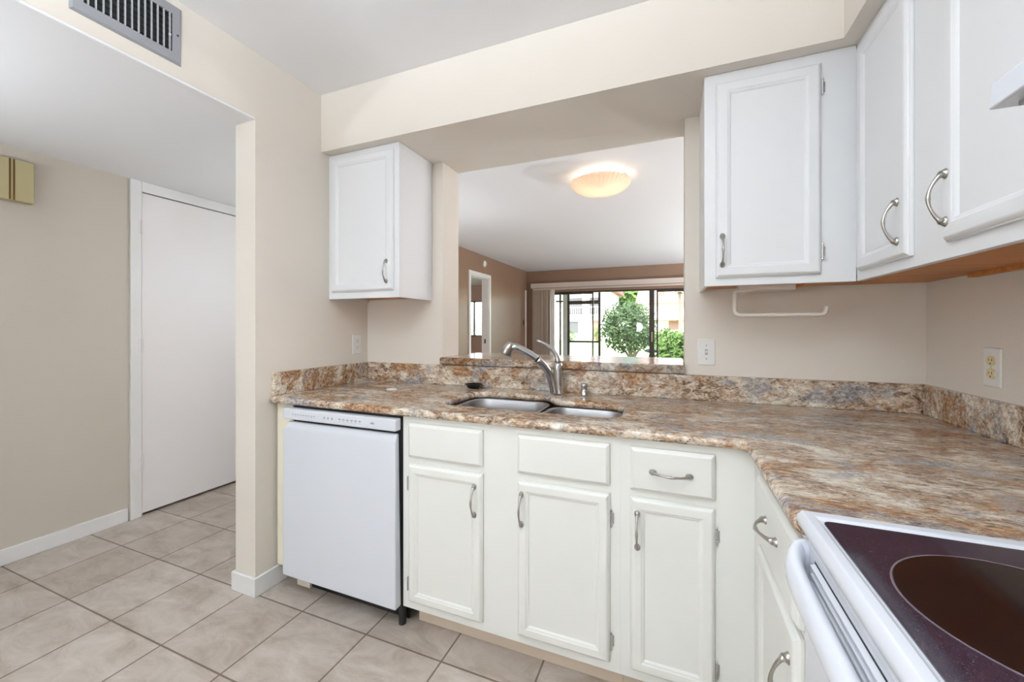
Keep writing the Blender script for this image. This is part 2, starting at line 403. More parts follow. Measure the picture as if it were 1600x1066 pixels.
# bedroom window
f = struct(MB().box(-4.5,-2.7,8.82,8.87,.97,1.01).box(-4.5,-2.7,8.82,8.87,2.0,2.04).box(-4.5,-4.44,8.82,8.87,1.01,2.0).box(-2.76,-2.7,8.82,8.87,1.01,2.0).box(-3.83,-3.79,8.82,8.87,1.01,2.0).build('window_1', 'bronze'))
tag(f, kind='structure')
MB().box(-4.44,-2.76,8.842,8.847,1.01,2.0).build('pane', 'glass', f)
b = MB()
for i in range(34): b.prism([(8.79,.99+i*.031),(8.808,1.001+i*.031),(8.809,.999+i*.031),(8.791,.988+i*.031)], 'x', -3.72, -2.72)
bl = b.build('window_blind', 'plastic'); tag(bl, 'white slatted blind in the bedroom window seen through the doorway', 'blind')

# sliding glass door of the living room
sl = struct(MB().box(-1.15,3.4,6.64,6.74,2.0,2.03).box(-1.15,3.4,6.64,6.74,0,.03).box(-1.15,-1.11,6.64,6.74,.03,2.0).box(3.36,3.4,6.64,6.74,.03,2.0).build('window_2', 'bronze'))
MB().box(.165,.195,6.66,6.69,.03,2.0).box(-1.11,.165,6.66,6.69,.03,.07).box(-1.11,.165,6.66,6.69,1.97,2.0).box(-1.11,-1.05,6.66,6.69,.07,1.97).box(1.335,1.435,6.66,6.69,.03,2.0).build('sash', 'bronze', sl)
MB().box(1.475,1.505,6.70,6.73,.03,2.0).box(1.505,3.3,6.70,6.73,.03,.07).box(1.505,3.3,6.70,6.73,1.97,2.0).box(3.3,3.36,6.70,6.73,.03,2.0).build('sash', 'bronze', sl)
MB().box(-1.05,.165,6.672,6.677,.07,1.97).box(.195,1.335,6.672,6.677,.05,1.98).build('pane', 'glass', sl)
MB().box(1.505,3.3,6.712,6.717,.07,1.97).build('pane', 'glass', sl)
MB().box(1.375,1.40,6.63,6.66,.95,1.15).build('door_pull', 'blind', sl)

# ================================================================== KITCHEN: worktop
def curve_slab(name, outlines, z0, z1, material, bev, parent=None):
    cu = bpy.data.curves.new(name+'_outline', 'CURVE'); cu.dimensions = '2D'; cu.fill_mode = 'BOTH'
    cu.bevel_depth = bev; cu.bevel_resolution = 4; cu.extrude = (z1-z0)/2-bev
    for pts in outlines:
        sp = cu.splines.new('POLY'); sp.points.add(len(pts)-1); sp.use_cyclic_u = True
        for p, q in zip(sp.points, pts): p.co = (q[0], q[1], 0, 1)
    tmp = bpy.data.objects.new(name+'_tmp', cu); COL.objects.link(tmp)
    dg = bpy.context.evaluated_depsgraph_get(); dg.update()
    me = bpy.data.meshes.new_from_object(tmp.evaluated_get(dg)); bpy.data.objects.remove(tmp, do_unlink=True); bpy.data.curves.remove(cu)
    bm = bmesh.new(); bm.from_mesh(me); bpy.data.meshes.remove(me)
    bmesh.ops.remove_doubles(bm, verts=bm.verts, dist=1e-5)
    for v in bm.verts: v.co.z += (z0+z1)/2
    m = MB(); m.bm.free(); m.bm = bm
    o = m.build(name, material, parent, smooth=True)
    o.data.materials.clear(); o.data.materials.append(M[material])
    for p in o.data.polygons: p.material_index = 0; p.use_smooth = abs(p.normal.z) < .995
    return o
def arc(cx, cy, r, a0, a1, n=8): return [(cx+r*math.cos(R(a0+(a1-a0)*i/n)), cy+r*math.sin(R(a0+(a1-a0)*i/n))) for i in range(n+1)]
BV = .0155
e = BV
YC = -.674; XCF = 1.984; YST = -1.1865
top = [(0+e+.001, -.001-e)] + arc(e+.013, YC+e+.012, .012, 180, 270, 4)
top += arc(XCF-.05+e, YC-.05+e, .05, 90, 0, 8)
top += arc(XCF+e+.012, YST+e+.012, .012, 180, 270, 4) + [(XR-.001-e, YST+e), (XR-.001-e, -.001-e)]
# sink cut-out: one shape over both bowls, the right bowl shallower (bevel grows into the hole)
g = BV
hole = arc(.955, -.255, .10, 180, 90, 8) + arc(1.215, -.205, .05, 90, 20, 4) + arc(1.322, -.185, .05, 225, 270, 3) + arc(1.505, -.335, .10, 90, 0, 8) + arc(1.535, -.445, .07, 0, -90, 6) + arc(.905, -.465, .05, 270, 180, 6)
hole = [(x+(x-1.23)/.38*g, y+(y+.335)/.17*g) for x, y in hole]
ct = curve_slab('countertop', [top, hole], .882, ZC, 'granite', BV)
tag(ct, 'L-shaped brown granite countertop with a rounded edge and sink cutout', 'countertop')
# splash strips and the raised ledge
b = box('backsplash', 'granite', None, .0005, .02, -.652, -.0005, ZC+.0005, 1.0263, .002); tag(b, 'short granite backsplash strip on the wall above the dishwasher end', 'backsplash')
b = box('backsplash', 'granite', None, .0205, XR-.0205, -.02, -.0005, ZC+.0005, 1.0263, .002); tag(b, 'long granite backsplash behind the sink and faucet under the pass-through', 'backsplash')
b = box('backsplash', 'granite', None, XR-.02, XR-.0005, YST, -.0005, ZC+.0005, 1.0263, .002); tag(b, 'granite backsplash on the right wall below the almond outlet', 'backsplash')
led = curve_slab('bar_ledge', [[(XO0+.0075, -.023), (XO0+.0075, .42), (XO1-.0075, .42), (XO1-.0075, -.023)]], 1.029, 1.071, 'granite', .007)
tag(led, 'raised granite bar ledge capping the pass-through opening', 'ledge')

# ================================================================== sink, faucet
def rrect(x0, x1, y0, y1, r, z, n=6):
    return [(x, y, z) for x, y in arc(x1-r,y1-r,r,0,90,n)+arc(x0+r,y1-r,r,90,180,n)+arc(x0+r,y0+r,r,180,270,n)+arc(x1-r,y0+r,r,270,360,n)]
sk = thing('kitchen_sink', (1.22,-.36,.70), 'double-bowl stainless steel sink set under the granite', 'sink')
def bowl(x0, x1, y0, y1, rr, depth):
    L = [rrect(x0-.012, x1+.012, y0-.012, y1+.012, rr+.012, .8815), rrect(x0, x1, y0, y1, rr, .8815), rrect(x0+.003, x1-.003, y0+.003, y1-.003, rr-.003, .876)]
    for k, (i, z) in enumerate([(.008, .80), (.012, .882-depth+.03), (.02, .882-depth+.012), (.04, .882-depth+.001), (.08, .882-depth)]):
        r = max(.02, rr-i*.9); L.append(rrect(x0+i, x1-i, y0+i, y1-i, r, z))
    o = MB().loops(L, cap0=False).build('bowl', 'brushed', sk, smooth=True)
    o.modifiers.new('thick', 'SOLIDIFY').thickness = .0015; o.modifiers['thick'].offset = 0
    cx, cy = (x0+x1)/2, (y0+y1)/2; zb = .882-depth+.0015
    MB().lathe([(.042,zb),(.040,zb+.002),(.030,zb+.002),(.026,zb-.0003)], (cx,cy,0), 24).build('drain', 'chrome', sk, smooth=True)
bowl(.863, 1.252, -.510, -.160, .085, .20)
bowl(1.288, 1.600, -.507, -.240, .075, .17)
fa = thing('kitchen_faucet', (1.245,-.10,ZC), 'chrome pull-out kitchen faucet curving over the sink', 'faucet')
b = MB(); b.lathe([(.030,ZC+.0005),(.030,ZC+.006),(.026,ZC+.012),(.0235,ZC+.05),(.023,ZC+.11),(.024,ZC+.135),(.021,ZC+.15),(.012,ZC+.157)], (1.262,-.085,0), 28)
b.build('body', 'chrome', fa, smooth=True)
# spout arm rises from the body front and bends over to the left and towards the room
P0 = Vector((1.256,-.10,.925)); 
def bez(ps, n):
    out = []
    for i in range(n+1):
        t = i/n; q = [Vector(p) for p in ps]
        while len(q) > 1: q = [a.lerp(c, t) for a, c in zip(q, q[1:])]
        out.append(q[0])
    return out
arm = bez([(1.250,-.104,.918),(1.246,-.112,.985),(1.235,-.155,1.045),(1.189,-.19,1.091)], 16)
b = MB(); b.tube(arm, [.022-.005*i/16 for i in range(17)], 16); b.build('spout', 'chrome', fa, smooth=True)
wand = bez([(1.189,-.19,1.091),(1.155,-.212,1.124),(1.100,-.238,1.150)], 10)
b = MB(); b.tube([arm[-1]+(arm[-2]-arm[-1])*.02, arm[-1]+(wand[1]-wand[0])*.25], .0178, 16); b.build('collar', 'black', fa, smooth=True)
hd = Vector((1.070,-.252,1.150))
b = MB(); b.tube(wand+[hd], [.0165]*11+[.019], 16); 
hb = b.build('spray_wand', 'chrome', fa, smooth=True)
ax = Vector((-.46,-.12,-.88)).normalized()
b = MB(); b.tube([hd-ax*.024, hd-ax*.018, hd+ax*.0, hd+ax*.036, hd+ax*.040], [.011,.019,.022,.030,.027], 20); sh = b.build('spray_head', 'nickel', fa, smooth=True)
b = MB(); b.tube([hd+ax*.0402, hd+ax*.0415], [.0215,.0205], 20); b.build('nozzle', 'black', sh)
lev = bez([(1.262,-.085,1.065),(1.265,-.088,1.115),(1.232,-.10,1.15),(1.165,-.125,1.178)], 12)
b = MB(); b.tube(lev, [.0165,.016,.0145,.0125,.011,.010,.0095,.009,.0088,.0085,.008,.0075,.005], 14); b.build('lever_handle', 'chrome', fa, smooth=True)
ag = MB().lathe([(.019,ZC+.0005),(.019,ZC+.004),(.0155,ZC+.007),(.0155,ZC+.04),(.0165,ZC+.043),(.0165,ZC+.052),(.013,ZC+.057)], (1.39,-.075,0), 20).build('air_gap_cap', 'chrome', None, smooth=True)
tag(ag, 'small chrome cylindrical air gap cap right of the faucet', 'air gap')
# black strainer and the white disc on the worktop
st = thing('sink_strainer', (.79,-.075,ZC), 'small black strainer cup with rim lying left of the sink', 'strainer')
MB().lathe([(.028,ZC+.0005),(.034,ZC+.006),(.040,ZC+.018),(.046,ZC+.021),(.046,ZC+.024),(.038,ZC+.024),(.031,ZC+.012),(.006,ZC+.009)], (.79,-.075,0), 24).build('cup', 'black', st, smooth=True)
MB().box(.738,.752,-.083,-.067,ZC+.019,ZC+.0235).build('tab', 'black', st, .002)
MB().lathe([(.005,ZC+.009),(.005,ZC+.024),(.008,ZC+.028),(.004,ZC+.031)], (.79,-.075,0), 12).build('knob', 'black', st, smooth=True)
wd = MB().lathe([(.026,ZC+.0005),(.028,ZC+.002),(.027,ZC+.0045),(.012,ZC+.0055)], (.415,-.285,0), 24).build('sink_hole_cover', 'plastic', None, smooth=True)
tag(wd, 'small flat white disc lying on the counter above the dishwasher', 'disc')

# ================================================================== base cabinets
FY = -.646; FB = face_y(FY)
def base_body(parent, x0, x1, sink=False):
    m = MB()
    # face board with rounded openings behind the fronts is closed by them: carcass as a shell (sides, floor, back, face)
    m.box(x0, x1, FY, FY+.02, .10, .8815)
    m.box(x0, x0+.016, FY+.02, -.022, .10, .8815 if not sink else .8815)
    m.box(x1-.016, x1, FY+.02, -.022, .10, .8815)
    m.box(x0+.016, x1-.016, FY+.02, -.022, .10, .118)
    m.box(x0+.016, x1-.016, -.03, -.022, .118, .66)
    return m.build('body', 'base', parent)
sb = thing('sink_base_cabinet', (1.196,-.334,0), 'white base cabinet under the sink with two doors below blank fronts', 'cabinet')
base_body(sb, .762, 1.6288, True)
box('toe_kick', 'toe', sb, .79, 1.628, -.5735, -.56, 0.0005, .0995)
drawer_front('false_front', FB, .795, 1.128, .718, .857, 'base', sb)
drawer_front('false_front', FB, 1.268, 1.595, .718, .857, 'base', sb)
d = cab_door('door', FB, .795, 1.128, .133, .692, 'base', sb, .046); handle(FB, 1.098, .592, d); hinge(FB, .795, .61, -1, d); hinge(FB, .795, .203, -1, d)
d = cab_door('door', FB, 1.268, 1.595, .133, .692, 'base', sb, .046); handle(FB, 1.287, .592, d); hinge(FB, 1.595, .61, 1, d); hinge(FB, 1.595, .204, 1, d)
db = thing('drawer_base_cabinet', (1.82,-.334,0), 'white base cabinet with one handled drawer over a door, at the counter corner', 'cabinet')
base_body(db, 1.629, 2.0118)
box('toe_kick', 'toe', db, 1.629, 2.085, -.5735, -.56, 0.0005, .0995)
d = drawer_front('drawer', FB, 1.66, 1.907, .718, .857, 'base', db); handle(FB, 1.783, .785, d, vertical=False)
d = cab_door('door', FB, 1.66, 1.907, .133, .695, 'base', db, .046); handle(FB, 1.683, .592, d); hinge(FB, 1.907, .61, 1, d); hinge(FB, 1.907, .205, 1, d)
FXB = 2.012; FR = face_x(FXB)
rb = thing('corner_base_cabinet', (2.35,-.9,0), 'white base cabinet facing left beside the range, with drawer and door', 'cabinet')
m = MB(); m.box(FXB, FXB+.02, -1.183, FY-.0005, .10, .8815); m.box(FXB+.02, XR-.001, -1.183, -1.167, .10, .8815); m.box(FXB+.02, XR-.001, -1.167, -.022, .10, .118); m.box(XR-.012, XR-.001, -1.167, -.022, .118, .8815)
m.build('body', 'base', rb)
box('toe_kick', 'toe', rb, FXB+.073, FXB+.086, -1.183, -.575, .0005, .0995)
d = drawer_front('drawer', FR, -1.13, -.775, .69, .857, 'base', rb); handle(FR, -.95, .785, d, vertical=False)
d = cab_door('door', FR, -1.13, -.775, .133, .672, 'base', rb, .046); handle(FR, -1.10, .56, d)
fp = box('filler_panel', 'cream', None, .0145, .118, -.632, -.60, .10, .8812, .001); tag(fp, 'cream upright filler strip between the wall and the dishwasher', 'filler panel')

# ================================================================== dishwasher
dw = thing('dishwasher', (.44,-.34,0), 'white built-in dishwasher under the left end of the counter', 'dishwasher')
m = MB(); m.box(.152, .757, -.652, -.06, .09, .8805); m.box(.757, .7605, -.64, -.06, .09, .8805); m.build('tub', 'black', dw)
m = MB(); m.box(.123, .757, -.690, -.653, .822, .872); m.build('control_panel', 'dw', dw, .006)
# door: chamfered top edge leaves a dark finger slot below the control panel
prof = [(-.655,.105),(-.690,.105),(-.690,.772),(-.672,.806),(-.655,.808)]
x0, x1 = .123, .757
L = []
A = [(x0,-.653,.105),(x0,-.690,.105),(x0,-.690,.776),(x0+.014,-.668,.808),(x0+.014,-.653,.808)]
B = [(x1,-.653,.105),(x1,-.690,.105),(x1,-.690,.776),(x1-.010,-.668,.808),(x1-.010,-.653,.808)]
m = MB(); m.loops([A, B]); m.build('door_panel', 'dw', dw, .004)
for rowdef in ([(.185+i*.016, .008, .846, .850) for i in range(9)], [(.205+i*.016, .004, .839, .841) for i in range(7)],
               [(.375+i*.022, .006, .842, .852) for i in range(3)], [(.46+i*.022, .010, .846, .851) for i in range(6)], [(.461+i*.022, .007, .839, .8405) for i in range(6)], [(.632, .018, .843, .851)]):
    m = MB()
    for xx, ww, za, zb in rowdef: m.box(xx, xx+ww, -.6908, -.6898, za, zb)
    m.build('button_print', 'mark', dw)
box('toe_panel', 'black', dw, .16, .757, -.60, -.59, .015, .089)
for xx, fy in ((.19, -.54), (.735, -.615)): MB().tube([(xx,fy,.0005),(xx,fy,.015),(xx,fy,.09)], .016, 10).build('foot', 'black', dw)
box('toe_strip', 'oldwhite', dw, .145, .225, -.63, -.618, .03, .055)

# ================================================================== wall cabinets
def wall_body(parent, x0, x1, y0, y1, front):
    m = MB()
    if front == 'y':
        m.box(x0, x1, y0, y0+.019, ZU, ZS-.001); m.box(x0, x0+.013, y0+.019, y1, ZU, ZS-.001); m.box(x1-.013, x1, y0+.019, y1, ZU, ZS-.001)
        m.box(x0+.013, x1-.013, y1-.008, y1, ZU+.02, ZS-.001); m.box(x0+.013, x1-.013, y0+.019, y1, ZS-.02, ZS-.001)
    return m.build('body', 'upper', parent, .0012, segs=1)
FU = face_y(-.3058)
wc = thing('wall_cabinet', (.24,-.15,ZU), 'small white wall cabinet in the left corner above the outlet', 'cabinet')
wall_body(wc, .001, .479, -.3058, -.001, 'y')
box('bottom_board', 'oak', wc, .014, .466, -.286, -.009, ZU+.014, ZU+.024)
d = cab_door('door', FU, .03, .449, 1.436, 2.171, 'upper', wc, .05); handle(FU, .412, 1.534, d)
wc2 = thing('wall_cabinet', (2.28,-.15,ZU), 'white wall cabinet right of the pass-through, above the paper towel holder', 'cabinet')
m = MB(); m.box(1.90, 2.367, -.3058, -.287, ZU, ZS-.001); m.box(1.90, 1.913, -.287, -.001, ZU, ZS-.001); m.box(1.913, XR-.001, -.287, -.001, ZS-.02, ZS-.001); m.box(1.913, XR-.001, -.009, -.001, ZU+.02, ZS-.02)
m.build('body', 'upper', wc2, .0012, segs=1)
box('bottom_board', 'oak', wc2, 1.913, XR-.001, -.287, -.009, ZU+.014, ZU+.024)
box('cleat', 'oak', wc2, 2.24, 2.262, -.286, -.01, ZU+.002, ZU+.0139)
d = cab_door('door', FU, 1.939, 2.266, 1.428, 2.161, 'upper', wc2, .05); handle(FU, 1.960, 1.529, d); hinge(FU, 2.266, 2.078, 1, d); hinge(FU, 2.266, 1.506, 1, d)
FXU = 2.3679; FW = face_x(FXU)
wc3 = thing('wall_cabinet', (2.52,-.75,ZU), 'white wall cabinet with two doors on the right wall beside the range hood', 'cabinet')
YE = -1.183
m = MB(); m.box(FXU, FXU+.019, YE, -.3062, ZU, ZS-.001); m.box(FXU+.019, XR-.001, YE, YE+.013, ZU, ZS-.001); m.box(FXU+.019, XR-.001, YE+.013, -.289, ZS-.02, ZS-.001); m.box(XR-.009, XR-.001, YE+.013, -.289, ZU+.02, ZS-.02)
m.build('body', 'upper', wc3, .0012, segs=1)
box('bottom_board', 'oak', wc3, FXU+.019, XR-.009, YE+.013, -.289, ZU+.014, ZU+.024)
box('cleat', 'oak', wc3, XR-.03, XR-.0095, YE+.013, -.289, ZU+.001, ZU+.0139)
d = cab_door('door', FW, -.655, -.345, 1.428, 2.166, 'upper', wc3, .05); handle(FW, -.615, 1.527, d)
d = cab_door('door', FW, -1.135, -.80, 1.434, 2.166, 'upper', wc3, .05); handle(FW, -.822, 1.530, d)

# ================================================================== paper towel holder, plates
pt = thing('paper_towel_holder', (2.15,-.17,1.28), 'empty off-white paper towel holder under the right wall cabinet', 'paper towel holder')
box('mount', 'oldwhite', pt, 2.03, 2.222, -.195, -.145, ZU-.012, ZU+.0135, .003)
pts = [(2.06,-.17,1.392),(2.034,-.17,1.392)] + [(2.034-.014*math.sin(R(a)), -.17, 1.378+.014*math.cos(R(a))) for a in (30,60,90)] + [(2.02,-.17,1.31)] + [(2.038-.018*math.cos(R(a)), -.17, 1.309-.018*math.sin(R(a))) for a in (0,30,60,90)]
pts += [(2.305,-.17,1.291)] + [(2.306+.016*math.sin(R(a)), -.17, 1.307-.016*math.cos(R(a))) for a in (30,60,90)] + [(2.322,-.17,1.322)]
MB().tube(pts, .0085, 12).build('roll_bar', 'oldwhite', pt, smooth=True)
def wall_plate(name, F, u, v, label, cat, kind, face='plastic'):
    c = F(u, v, 0); t = thing(name, c, label, cat)
    pl = MB().loops(panel_loops(F, u-.036, u+.036, v-.059, v+.059, [(0,.0004),(0,.003),(.004,.006)])).build('plate', 'plastic', t, .001)
    if kind == 'outlet':
        for s in (-1, 1):
            rows = []
            for r, h in ((1, .006), (1, .0075), (.94, .008)):
                rows.append([F(u+max(-.0175, min(.0175, .020*math.cos(2*math.pi*j/24)))*r, v+s*.0195+.0155*math.sin(2*math.pi*j/24)*r, h) for j in range(24)])
            rc = MB().loops(rows).build('receptacle', face, pl)
            b = MB()
            for du, hh in ((-.006, .008), (.006, .0065)):
                a = F(u+du-.001, v+s*.0195-hh/2+.003, .0078); c2 = F(u+du+.001, v+s*.0195+hh/2+.003, .0083); b.box(a[0],c2[0],a[1],c2[1],a[2],c2[2])
            b.tube([F(u, v+s*.0195-.008, .0078), F(u, v+s*.0195-.008, .0083)], .0024, 10)
            b.build('slots', 'slot', rc)
        MB().tube([F(u, v, .0055), F(u, v, .0068)], .003, 10).build('screw', face, pl)
    else:
        b = MB(); a = F(u-.0055, v-.012, .0055); c2 = F(u+.0055, v+.012, .0066); b.box(a[0],c2[0],a[1],c2[1],a[2],c2[2]); b.build('switch_slot', 'mark', pl)
        b = MB().loops([[F(u-.0045,v-.010,.006),F(u+.0045,v-.010,.006),F(u+.0045,v+.006,.006),F(u-.0045,v+.006,.006)],[F(u-.0035,v-.001,.016),F(u+.0035,v-.001,.016),F(u+.0035,v+.006,.015),F(u-.0035,v+.006,.015)]]).build('toggle', 'plastic', pl, .001)
        for s in (-1, 1): MB().tube([F(u, v+s*.030, .0055), F(u, v+s*.030, .0068)], .003, 10).build('screw', 'mark', pl)
    return t
wall_plate('wall_outlet', face_xp(0), -.095, 1.14, 'white duplex outlet on the left wall under the small wall cabinet', 'outlet', 'outlet')
wall_plate('wall_outlet', face_x(XR), -.346, 1.122, 'white plate with almond duplex outlet on the right wall', 'outlet', 'outlet', 'almond')
wall_plate('light_switch', face_y(0), 1.928, 1.131, 'white toggle light switch right of the pass-through', 'switch', 'switch')

# ================================================================== range and hood
rg = thing('kitchen_range', (2.33,-1.57,0), 'white freestanding electric range with dark glass cooktop', 'range')
RY0, RY1 = -1.951, -1.1905
m = MB(); m.box(2.022, XR-.006, RY0, RY1, .05, .905); m.build('body', 'enamel', rg, .004)
m = MB()
zt = .936
m.loops([[ (1.992,RY0,.900),(2.62,RY0,.900),(2.62,RY1,.900),(1.992,RY1,.900)],
         [ (1.984,RY0,.915),(2.62,RY0,.915),(2.62,RY1,.915),(1.984,RY1,.915)],
         [ (1.984,RY0,.926),(2.62,RY0,.926),(2.62,RY1,.926),(1.984,RY1,.926)],
         [ (1.990,RY0+.006,zt),(2.614,RY0+.006,zt),(2.614,RY1-.006,zt),(1.990,RY1-.006,zt)],
         [ (2.003,RY0+.026,zt),(2.59,RY0+.026,zt),(2.59,RY1-.026,zt),(2.003,RY1-.026,zt)],
         [ (2.006,RY0+.030,zt-.004),(2.586,RY0+.030,zt-.004),(2.586,RY1-.030,zt-.004),(2.006,RY1-.030,zt-.004)]])
m.build('cooktop_frame', 'enamel', rg, .003)
gl = MB().prism(arc(2.582-.012,RY1-.034-.012,.012,0,90,4)+arc(2.010+.012,RY1-.034-.012,.012,90,180,4)+arc(2.010+.012,RY0+.034+.012,.012,180,270,4)+arc(2.582-.012,RY0+.034+.012,.012,270,360,4), 'z', zt-.0045, zt-.0022).build('cooktop_glass', 'cook', rg)
for cx, cy, r in ((2.162,-1.408,.128),(2.44,-1.39,.09),(2.44,-1.75,.115),(2.162,-1.76,.09)):
    br = MB().lathe([(r,zt-.0023),(r,zt-.0019),(r-.001,zt-.0018)], (cx,cy,0), 64).build('burner', 'burner', gl)
    MB().lathe([(r+.002,zt-.0022),(r+.002,zt-.0016),(r,zt-.0016),(r,zt-.0022)], (cx,cy,0), 64, cap0=False, cap1=False).build('burner_ring', 'ring', br)
od = MB().box(1.995, 2.021, RY0+.004, RY1-.004, .21, .893).build('oven_door', 'enamel', rg, .006)
m = MB()
for i in range(4): z = .826+i*.013; m.prism([(1.9955,z),(1.9885,z+.002),(1.9885,z+.005),(1.9955,z+.008)], 'y', RY0+.06, RY1-.055)
m.build('vent_louvers', 'enamel', od)
m = MB()
for i in range(5): z = .8215+i*.013; m.box(1.9946, 1.9952, RY0+.06, RY1-.055, z, z+.0035)
m.build('vent_slots', 'dark', od)
def hpath():
    a = [(2.000,RY1-.014,.858),(1.992,RY1-.015,.858),(1.981,RY1-.020,.857),(1.972,RY1-.040,.854),(1.9685,RY1-.075,.850)]
    z = [(x, RY0+RY1-y, q) for x, y, q in a]
    return a+[(1.967,RY1-.16,.848),(1.966,(RY0+RY1)/2,.848),(1.967,RY0+.16,.848)]+z[::-1]
hp = hpath()
rr = [.034,.034,.033,.030,.027,.024,.023,.024,.027,.030,.033,.034,.034]
def smooth_path(P, Rr, n=6):
    out, ro = [], []
    for i in range(len(P)-1):
        p = [Vector(P[max(i-1,0)]), Vector(P[i]), Vector(P[i+1]), Vector(P[min(i+2,len(P)-1)])]
        for k in range(n):
            t = k/n
            out.append(.5*((2*p[1])+(p[2]-p[0])*t+(2*p[0]-5*p[1]+4*p[2]-p[3])*t*t+(3*p[1]-p[0]-3*p[2]+p[3])*t**3)); ro.append(Rr[i]*(1-t)+Rr[i+1]*t)
    out.append(Vector(P[-1])); ro.append(Rr[-1]); return out, ro
sp, sr = smooth_path(hp, rr)
# oblong section: tall, thin
m = MB(); rows = []
for i, p in enumerate(sp):
    t = (sp[min(i+1,len(sp)-1)]-sp[max(i-1,0)]).normalized(); up = Vector((0,0,1)); side = t.cross(up).normalized()
    rows.append([p+side*math.cos(2*math.pi*j/16)*.0135+up*math.sin(2*math.pi*j/16)*sr[i] for j in range(16)])
m.loops(rows); m.build('oven_handle', 'enamel', od, smooth=True)
MB().box(1.997, 2.021, RY0+.004, RY1-.004, .06, .20).build('storage_drawer', 'enamel', rg, .006)
MB().prism([(2.60,.93),(2.585,.945),(2.605,1.10),(2.66,1.11),(2.675,.93)], 'y', RY0, RY1).build('backguard', 'enamel', rg, .004)

hd_ = thing('range_hood', (2.45,-1.57,1.56), 'white range hood on the right wall, its corner entering at the photo edge', 'range hood')
HX = 2.222
m = MB(); m.prism([(HX,1.563),(HX+.004,1.602),(HX+.14,1.70),(XR-.001,1.70),(XR-.001,1.563)], 'y', -1.951, -1.187)
m.build('shell', 'enamel', hd_, .004)
box('filter_panel', 'grey', hd_, HX+.022, XR-.03, -1.93, -1.207, 1.557, 1.5635)

# ================================================================== air vent on the header, door chime in the hall
av = thing('air_vent', (0,-1.19,2.26), 'grey metal air register high on the header above the hall opening', 'air vent')
y0, y1, z0, z1 = -1.347, -1.034, 2.262, 2.484; iy0, iy1, iz0, iz1 = -1.315, -1.066, 2.301, 2.446
L = []
def ring4(a, b, c, d, x): return [(x,a,c),(x,b,c),(x,b,d),(x,a,d)]
m = MB(); m.loops([ring4(y0,y1,z0,z1,.0005), ring4(y0,y1,z0,z1,.003), ring4(y0+.006,y1-.006,z0+.006,z1-.006,.009), ring4(iy0,iy1,iz0,iz1,.009), ring4(iy0,iy1,iz0,iz1,.0015)], True, False)
m.build('frame', 'grey', av)
box('cavity', 'black', av, .0006, .0012, iy0, iy1, iz0, iz1)
n = 13
for i in range(n):
    yy = iy0+(i+.6)*(iy1-iy0)/n
    m = MB(); m.box(.0015, .0105, yy-.0011, yy+.0011, iz0, iz1); m.build('blade', 'blade', av)
m = MB()
for i in range(7): zz = iz0+(i+.5)*(iz1-iz0)/7; m.box(.0013, .0035, iy0, iy1, zz-.0012, zz+.0012)
m.build('rear_louvers', 'dark', av)
MB().ball((.010,-1.075,2.360), .005, .004, .004, 10).build('lever', 'plastic', av)
for yy, zz in ((-1.048,2.373),(-1.331,2.373)): MB().ball((.009,yy,zz), .002, .004, .004, 10).build('screw', 'dark', av)
dc = thing('door_chime', (-1.457,-1.04,1.908), 'mustard door chime cover with two brass strips high on the hall wall', 'door chime')
MB().box(-1.4568,-1.412,-1.122,-.961,1.908,2.126).build('cover', 'chime', dc, .004)
for yy in (-1.048,-1.034): MB().box(-1.4122,-1.4095,yy-.003,yy+.003,1.910,2.124).build('strip', 'gold', dc)

# ================================================================== living room things
lp = thing('ceiling_lamp', (1.235,1.45,2.36), 'frosted pleated glass bowl lamp on the ceiling beyond the pass-through', 'ceiling lamp')
LX, LY = 1.222, 1.40
def bowlmat():
    m = bpy.data.materials.new('frosted_glass_bowl'); m.use_nodes = True
    nn = m.node_tree.nodes; l = m.node_tree.links; nn.remove(nn['Principled BSDF'])
    d = nn.new('ShaderNodeBsdfDiffuse'); d.inputs[0].default_value = srgb(240, 226, 212)
    t = nn.new('ShaderNodeBsdfTranslucent'); t.inputs[0].default_value = srgb(172, 150, 130)
    x = nn.new('ShaderNodeMixShader'); x.inputs[0].default_value = .55
    l.new(d.outputs[0], x.inputs[1]); l.new(t.outputs[0], x.inputs[2])
    l.new(x.outputs[0], nn['Material Output'].inputs[0]); return m
M['bowl'] = bowlmat()
m = MB(); rows = []
prof = [(.245,2.463),(.247,2.458),(.238,2.440),(.215,2.415),(.175,2.391),(.12,2.373),(.06,2.364),(.015,2.362)]
for r, h in prof:
    rows.append([(LX+(r+.0042*math.cos(40*2*math.pi*j/192)*min(1,r/.1))*math.cos(2*math.pi*j/192), LY+(r+.0042*math.cos(40*2*math.pi*j/192)*min(1,r/.1))*math.sin(2*math.pi*j/192), h) for j in range(192)])
m.loops(rows, cap0=False); m.build('bowl', 'bowl', lp, smooth=True)
MB().lathe([(.09,ZK-.0005),(.09,ZK-.02),(.07,ZK-.025)], (LX,LY,0), 32).build('canopy', 'plastic', lp, smooth=True)
for a in (95, 215, 335):
    x, y = LX+.243*math.cos(R(a)), LY+.243*math.sin(R(a))
    MB().tube([(LX+.085*math.cos(R(a)),LY+.085*math.sin(R(a)),ZK-.015),(x,y,2.475),(x+.006*math.cos(R(a)),y+.006*math.sin(R(a)),2.458),(x,y,2.445)], .004, 8).build('clip', 'nickel', lp)
for s in (-1, 1):
    bx = LX+s*.07
    MB().ball((bx,LY-.03,2.435), .028, .028, .034, 12).build('bulb', emit('bulb_glow' , (1,.88,.74), 9), lp)
    pd = bpy.data.lights.new('bulb_light', 'POINT'); pd.energy = BOWL_W; pd.color = (1,.89,.78); pd.shadow_soft_size = .04
    po = bpy.data.objects.new('bulb_light', pd); COL.objects.link(po); po.parent = lp; po.location = Vector((bx,LY-.03,2.475))-WL[lp.name]
